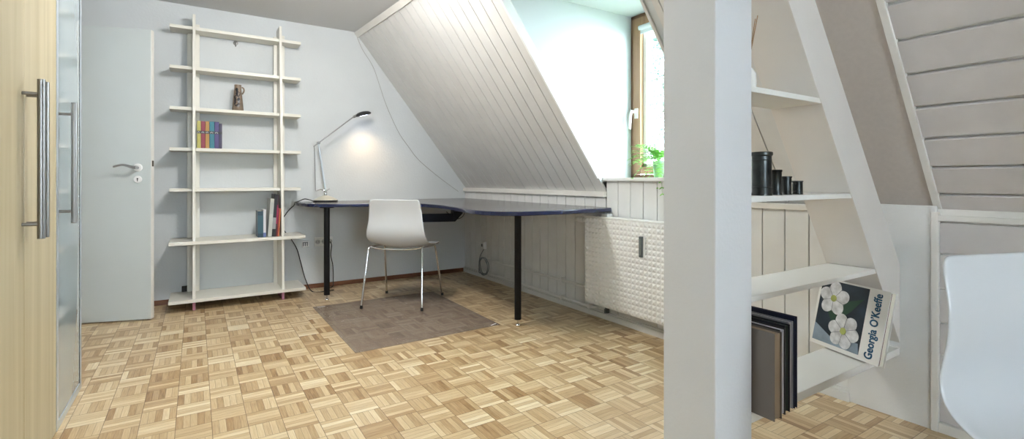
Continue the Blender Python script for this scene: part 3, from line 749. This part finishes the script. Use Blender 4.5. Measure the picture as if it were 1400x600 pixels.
cc += [(2.352, 4.16, .285), (2.318, 4.17, .225), (2.312, 4.185, .17), (2.312, 4.19, .10), (2.308, 4.17, .055)]
for k in range(26):
    t = 2*PI*k/9; cc.append((2.306-.0008*k+.005*math.sin(k), 4.07+.085*math.cos(t-2.2)+.004*math.sin(k*1.7), .135+.082*math.sin(t-2.2)+.004*math.cos(k*2.1)))
tag(MB().tube(cc, .0042, 8, smooth=4).build('coiled_cable', M['cable_grey'], smooth=True), 'grey cable coiled over the heating pipes under the desk', 'cable')

# ------------------------------------------------------------------ potted fern
pf = empty('potted_plant', (2.480, 2.130, ZSILL), 0, 'bushy green fern in a mint green pot on the dormer sill', 'plant')
MB().lathe([(.001, .0), (.026, 0), (.028, .004), (.034, .06), (.038, .105), (.035, .105), (.030, .09), (.001, .09)], 32, cap=False).build('pot', M['pot'], pf, smooth=True)
random.seed(11)
lf = MB()
for i in range(80):
    az = random.uniform(0, 2*PI); ln = random.uniform(.13, .225); up_ = random.uniform(.35, 1.25) if i > 12 else random.uniform(-.35, .2)
    pts = []; n = 9
    for k in range(n+1):
        t = k/n; rr = ln*t*math.cos(up_*(1-.45*t)); zz_ = .105+ln*(math.sin(up_)*t*1.15-.55*t*t*(1.0 if up_ > .2 else 1.4))
        pts.append(Vector((rr*math.cos(az), rr*math.sin(az), zz_)))
    side = Vector((-math.sin(az), math.cos(az), 0))
    lf.tube(pts, .0009, 4)
    for k in range(2, n+1):
        for sg in (-1, 1):
            p = pts[k]; w_ = .026*(1-.6*abs(k/n-.45)); d_ = (pts[k]-pts[k-1]).normalized()
            tip = p+side*sg*w_+d_*.012+Vector((0, 0, random.uniform(-.004, .006)))
            a = p-d_*.004; c = p+d_*.004; mid = (p+tip)*.5
            vsx = [lf.bm.verts.new(q_) for q_ in (a, mid-d_*.005, tip, mid+d_*.005, c)]
            lf.bm.faces.new(vsx)
lf.build('foliage', M['leaf'], pf)

# ------------------------------------------------------------------ niche contents
def beaker(label, x, y, r, h):
    e = empty('beaker', (x, y, .9042), 0, label, 'beaker', 'graduated pewter beakers')
    MB().lathe([(.001, .0), (r*1.02, 0), (r*1.04, h*.03), (r*.95, h*.07), (r*.95, h*.90), (r*1.06, h*.93), (r*1.06, h*.985), (r*1.0, h), (r*.88, h*.99), (r*.86, h*.08), (.001, h*.06)], 40, cap=False).build('body', M['pewter'], e, smooth=True)
    for z in (.18, .80): MB().lathe([(r*.95, h*z), (r*.985, h*(z+.012)), (r*.95, h*(z+.024))], 40, cap=False).build('ring', M['pewter'], e, smooth=True)
    return e
beaker('largest dark pewter beaker, closest to the pillar', 1.453, .850, .0290, .132)
beaker('second largest dark pewter beaker, beside the largest one', 1.533, .850, .0165, .079)
beaker('third dark pewter beaker, between the second and the smallest', 1.592, .850, .0158, .059)
b4 = beaker('smallest dark pewter beaker at the right end, with a little handle', 1.660, .850, .0160, .0445)
MB().tube([(-.0155, -.003, .036), (-.027, -.004, .034), (-.028, -.004, .014), (-.0155, -.003, .010)], .0024, 8, smooth=5).build('handle', M['pewter'], b4, smooth=True)
df = empty('reed_diffuser', (1.430, .885, 1.2212), 0, 'white reed diffuser with thin brown sticks beside the pillar', 'diffuser')
MB().lathe([(.001, 0), (.027, 0), (.028, .012), (.0275, .014)], 28, cap=False).build('base', M['lamphead'], df, smooth=True)
MB().lathe([(.0275, .014), (.0285, .03), (.027, .055), (.018, .072), (.010, .080), (.010, .095), (.007, .095), (.007, .02)], 28, cap=False).build('bottle', M['bottle'], df, smooth=True)
rs = MB()
for (dx, dy_, hh) in ((.050, -.006, .245), (.054, .004, .238), (.040, .012, .240), (-.03, .01, .23), (-.04, -.01, .225)):
    rs.tube([(-dx*.15, -dy_*.15, .03), (dx, dy_, hh)], .0014, 6)
rs.build('reeds', M['reed'], df, smooth=True)
# art books left: stand upright, faces towards the pillar
x = 1.342
stack = [('grey brown art book leaning closest to the pillar on the lowest shelf', .036, .243, .21, (.17, .145, .125), .750, .035, (.34, .26, .18)),
         ('thick white art book with dark jacket edge, second from the pillar', .030, .246, .20, (.045, .045, .05), .757, .03, (.62, .62, .68)),
         ('dark navy and green art book in the middle of the lowest shelf row', .026, .252, .20, (.020, .022, .035), .760, .022, (.02, .035, .03)),
         ('pale grey art book second from the right of the lowest shelf row', .024, .256, .21, (.34, .35, .40), .765, .018, (.46, .46, .48)),
         ('tall slim dark blue art book at the right end of the lowest shelf row', .014, .268, .22, (.012, .018, .055), .762, .012, (.02, .02, .03))]
for lb, th_, h_, dp, c, yn, ln, pc in stack:
    x += th_/2+.003
    e = empty('art_book', (x, yn, .2820), 0, lb, 'book', 'art books on the lowest niche shelf'); e.rotation_euler = (0, -ln*0+.0, -.03)
    m = bmcol(c, .45)
    cv = MB(); cv.box((-th_/2, 0, 0), (-th_/2+.0028, dp, h_)); cv.box((th_/2-.0028, 0, 0), (th_/2, dp, h_)); cv.box((-th_/2, dp-.003, 0), (th_/2, dp, h_))
    cv.build('cover', m, e, bevel=.0008)
    MB().box((-th_/2+.003, .004, .004), (th_/2-.003, dp-.003, h_-.004)).build('pages', bmcol(pc, .8), e)
    x += th_/2
# leaning picture book
yaw, lean, bw, bh = -.3378, .231, .2946, .2685
bdir = Vector((math.sin(yaw), -math.cos(yaw), 0)); nh = Vector((math.cos(yaw), math.sin(yaw), 0))
ud = Vector((0, 0, math.cos(lean)))+nh*math.sin(lean); nv = bdir.cross(ud)     # towards the viewer side
if nv.x > 0: nv = -nv
th_ = .030
BL = Vector((2.1264, 1.0406, .2890))
ab = empty('picture_book', BL, 0, 'white flower picture book leaning on the strut at the right end of the lowest shelf', 'book')
Mx = Matrix(((bdir.x, ud.x, nv.x, 0), (bdir.y, ud.y, nv.y, 0), (bdir.z, ud.z, nv.z, 0), (0, 0, 0, 1)))
ab.matrix_basis = T(*BL) @ Mx if Mx.determinant() > 0 else T(*BL) @ Mx
sgn = 1
def AB(o): return o
MB().box((0, 0, -.003), (bw, bh, 0)).box((0, 0, -th_), (bw, bh, -th_+.003)).box((-.001, 0, -th_), (.003, bh, 0)).build('cover', bmcol((.74, .73, .70), .3), ab, bevel=.0008)
MB().box((.003, .003, -th_+.003), (bw-.005, bh-.003, -.003)).build('pages', M['paper'], ab)
MB().box((bw-.0055, .004, -.0095), (bw-.0035, bh-.004, -.0035)).build('flyleaf', bmcol((.09, .025, .02), .6), ab)
MB().box((.010, .016, 0), (bw*.728, bh-.006, .0006)).build('cover_picture', mat('cover_ground', (.012, .022, .035), .3, noise=.8, nscale=9), ab)
MB().prism([(.010, .016, .0006), (bw*.728, .016, .0006), (bw*.70, .055, .0006), (.09, .045, .0006), (.010, .085, .0006)], (0, 0, .0003)).build('picture_foreground', mat('cover_blue_grey', (.22, .28, .34), .35, noise=.3, nscale=12), ab)
MB().prism([(.015, .20, .0006), (.085, .10, .0006), (.155, .16, .0006), (.20, .22, .0006), (.12, .19, .0006)], (0, 0, .0003)).build('picture_leaf', bmcol((.012, .05, .025), .4), ab)
pet = mat('petal_grey', (.56, .57, .58), .45, noise=.3, nscale=35)
def flower(cx_, cy_, R_, n, ph, z):
    b = MB()
    for k in range(n):
        a = ph+2*PI*k/n; rr = R_*.56
        pts = []
        for j in range(22):
            t = 2*PI*j/22
            lx_, ly_ = R_*.46*math.cos(t), R_*.40*math.sin(t)
            pts.append((cx_+rr*math.cos(a)+lx_*math.cos(a)-ly_*math.sin(a), cy_+rr*math.sin(a)+lx_*math.sin(a)+ly_*math.cos(a), z+.0002*k))
        b.prism(pts, (0, 0, .0003))
    o = b.build('picture_flower', pet, ab)
    s = MB()
    for k in range(n):
        a = ph+2*PI*(k+.5)/n
        s.box((R_*.2, -.0008, 0), (R_*.80, .0008, .0002), T(cx_, cy_, z+.0002*n+.0004) @ RZ(a))
    s.build('petal_line', bmcol((.16, .17, .19), .5), ab)
    MB().lathe([(R_*.20, 0), (R_*.20, .0003)], 16, T(cx_, cy_, z+.0002*n+.0004)).build('flower_centre', bmcol((.34, .38, .10), .5), ab)
flower(.075, .195, .066, 5, .3, .0010)
flower(.140, .082, .066, 6, .9, .0012)
tcu = D.curves.new('title', 'FONT'); tcu.body = "Georgia O\u2019Keeffe"; tcu.size = .042; tcu.extrude = .0003; tcu.offset = .0006; tcu.space_character = 1.02
to = D.objects.new('tmp', tcu); C.objects.link(to)
bpy.context.view_layer.update()
me = D.meshes.new_from_object(to.evaluated_get(bpy.context.evaluated_depsgraph_get()))
D.objects.remove(to)
bmt = bmesh.new()
for ox, oy in ((0, 0), (.0009, 0), (-.0009, 0), (0, .0006)):
    n0 = len(bmt.verts); bmt.from_mesh(me); bmt.verts.ensure_lookup_table()
    bmesh.ops.translate(bmt, verts=bmt.verts[n0:], vec=(ox, oy, ox*.05))
bmt.to_mesh(me); bmt.free()
xs = [v_.co.x for v_ in me.vertices]; wT = max(xs)-min(xs); sc = (bh-.030)/wT
o = D.objects.new('title', me); C.objects.link(o); me.materials.clear(); me.materials.append(bmcol((.012, .085, .17), .4))
o.parent = ab; o.matrix_basis = T(bw*.905, .014, .0006) @ RZ(PI/2) @ Matrix.Diagonal((sc, 1.02, 1, 1))

# ------------------------------------------------------------------ outside
struct(MB().box((-12, -14, -3.4), (22, 22, -3.2)).build('ground', M['ground']))
def tree(name, label, x, y, h, R_, n, seed, mleaf):
    random.seed(seed)
    e = empty(name, (x, y, -3.2), 0, label, 'tree', 'trees outside the window')
    MB().tube([(0, 0, 0), (.05, .03, h*.5), (0, 0, h*.96)], [.14, .02], 10, smooth=4).build('trunk', M['bark'], e, smooth=True)
    lf = MB(); br = MB()
    for i in range(n):
        t = random.random()**.8; z = h*(.12+.86*t); rad = R_*(1-t)**.8+.10
        az = random.uniform(0, 2*PI); q = random.uniform(.25, 1)**.6*rad
        c = Vector((q*math.cos(az), q*math.sin(az), z-.25*q))
        if i % 14 == 0: br.tube([(0, 0, z), c], .012, 5)
        for j in range(5):
            d_ = Vector((random.gauss(0, 1), random.gauss(0, 1), random.gauss(-.3, .6))).normalized(); s_ = random.uniform(.07, .15)
            u_ = d_.orthogonal().normalized()*s_*.28
            p = c+Vector((random.gauss(0, .06), random.gauss(0, .06), random.gauss(0, .06)))
            lf.bm.faces.new([lf.bm.verts.new(v_) for v_ in (p, p+d_*s_*.5+u_, p+d_*s_, p+d_*s_*.5-u_)])
    br.build('branches', M['bark'], e)
    lf.build('foliage', mleaf, e)
tree('conifer', 'tall pale green conifer seen through the dormer window', 7.6, 6.3, 7.6, 2.0, 3000, 3, M['treeleaf'])
tree('conifer', 'second conifer standing further right outside the window', 10.6, 3.2, 6.4, 1.9, 2200, 5, M['treeleaf'])

# ------------------------------------------------------------------ light
wld = D.worlds.new('sky'); S.world = wld; wld.use_nodes = True; nt = wld.node_tree
bg = nt.nodes['Background']; bg.inputs[0].default_value = (.78, .90, 1.0, 1); bg.inputs[1].default_value = 18.0
def area(name, loc, direction, sx_, sy_, power, col):
    l = D.lights.new(name, 'AREA'); l.shape = 'RECTANGLE'; l.size = sx_; l.size_y = sy_; l.energy = power; l.color = col
    o = D.objects.new(name, l); C.objects.link(o); o.location = loc
    o.rotation_euler = Vector(direction).to_track_quat('-Z', 'Y').to_euler(); o.visible_camera = True
    return o
l = D.lights.new('lamp_bulb', 'SPOT'); l.energy = 8; l.color = (1.0, .70, .40); l.spot_size = math.radians(118); l.spot_blend = 1.0; l.shadow_soft_size = .04
o = D.objects.new('lamp_bulb', l); C.objects.link(o); o.location = (lx+.322, ly-.012, 1.525); o.rotation_euler = (0, math.radians(-8), 0)
# ceiling luminaire behind the camera
cl = empty('ceiling_lamp', (.57, 2.80, ZC), 0, 'round white ceiling lamp above the middle of the floor', 'lamp')
MB().lathe([(.001, -.085), (.10, -.075), (.17, -.04), (.18, -.012)], 40, cap=False).build('shade', mat('opal_shade', (.9, .88, .82), .4, emit=(1., .9, .75), es=5), cl, smooth=True)
MB().lathe([(.185, -.014), (.185, 0)], 40).build('canopy', M['tag'], cl, smooth=True)
l = D.lights.new('ceiling_lamp_light', 'POINT'); l.energy = 40; l.color = (1, .985, .96); l.shadow_soft_size = .12
o = D.objects.new('ceiling_lamp_light', l); C.objects.link(o); o.location = (.57, 2.80, ZC-.16)

# ------------------------------------------------------------------ camera
cam = D.cameras.new('camera'); cam.sensor_width = 36; cam.lens = 36*672/1400; cam.shift_y = -53.5/1400; cam.clip_start = .02
co = D.objects.new('camera', cam); C.objects.link(co); co.location = (0, 0, .95)
co.rotation_euler = (PI/2, 0, -math.atan2(432, 672)); S.camera = co
S.view_settings.view_transform = 'Standard'; S.view_settings.look = 'None'; S.view_settings.gamma = 1; S.view_settings.use_curve_mapping = False
S.view_settings.exposure = .70
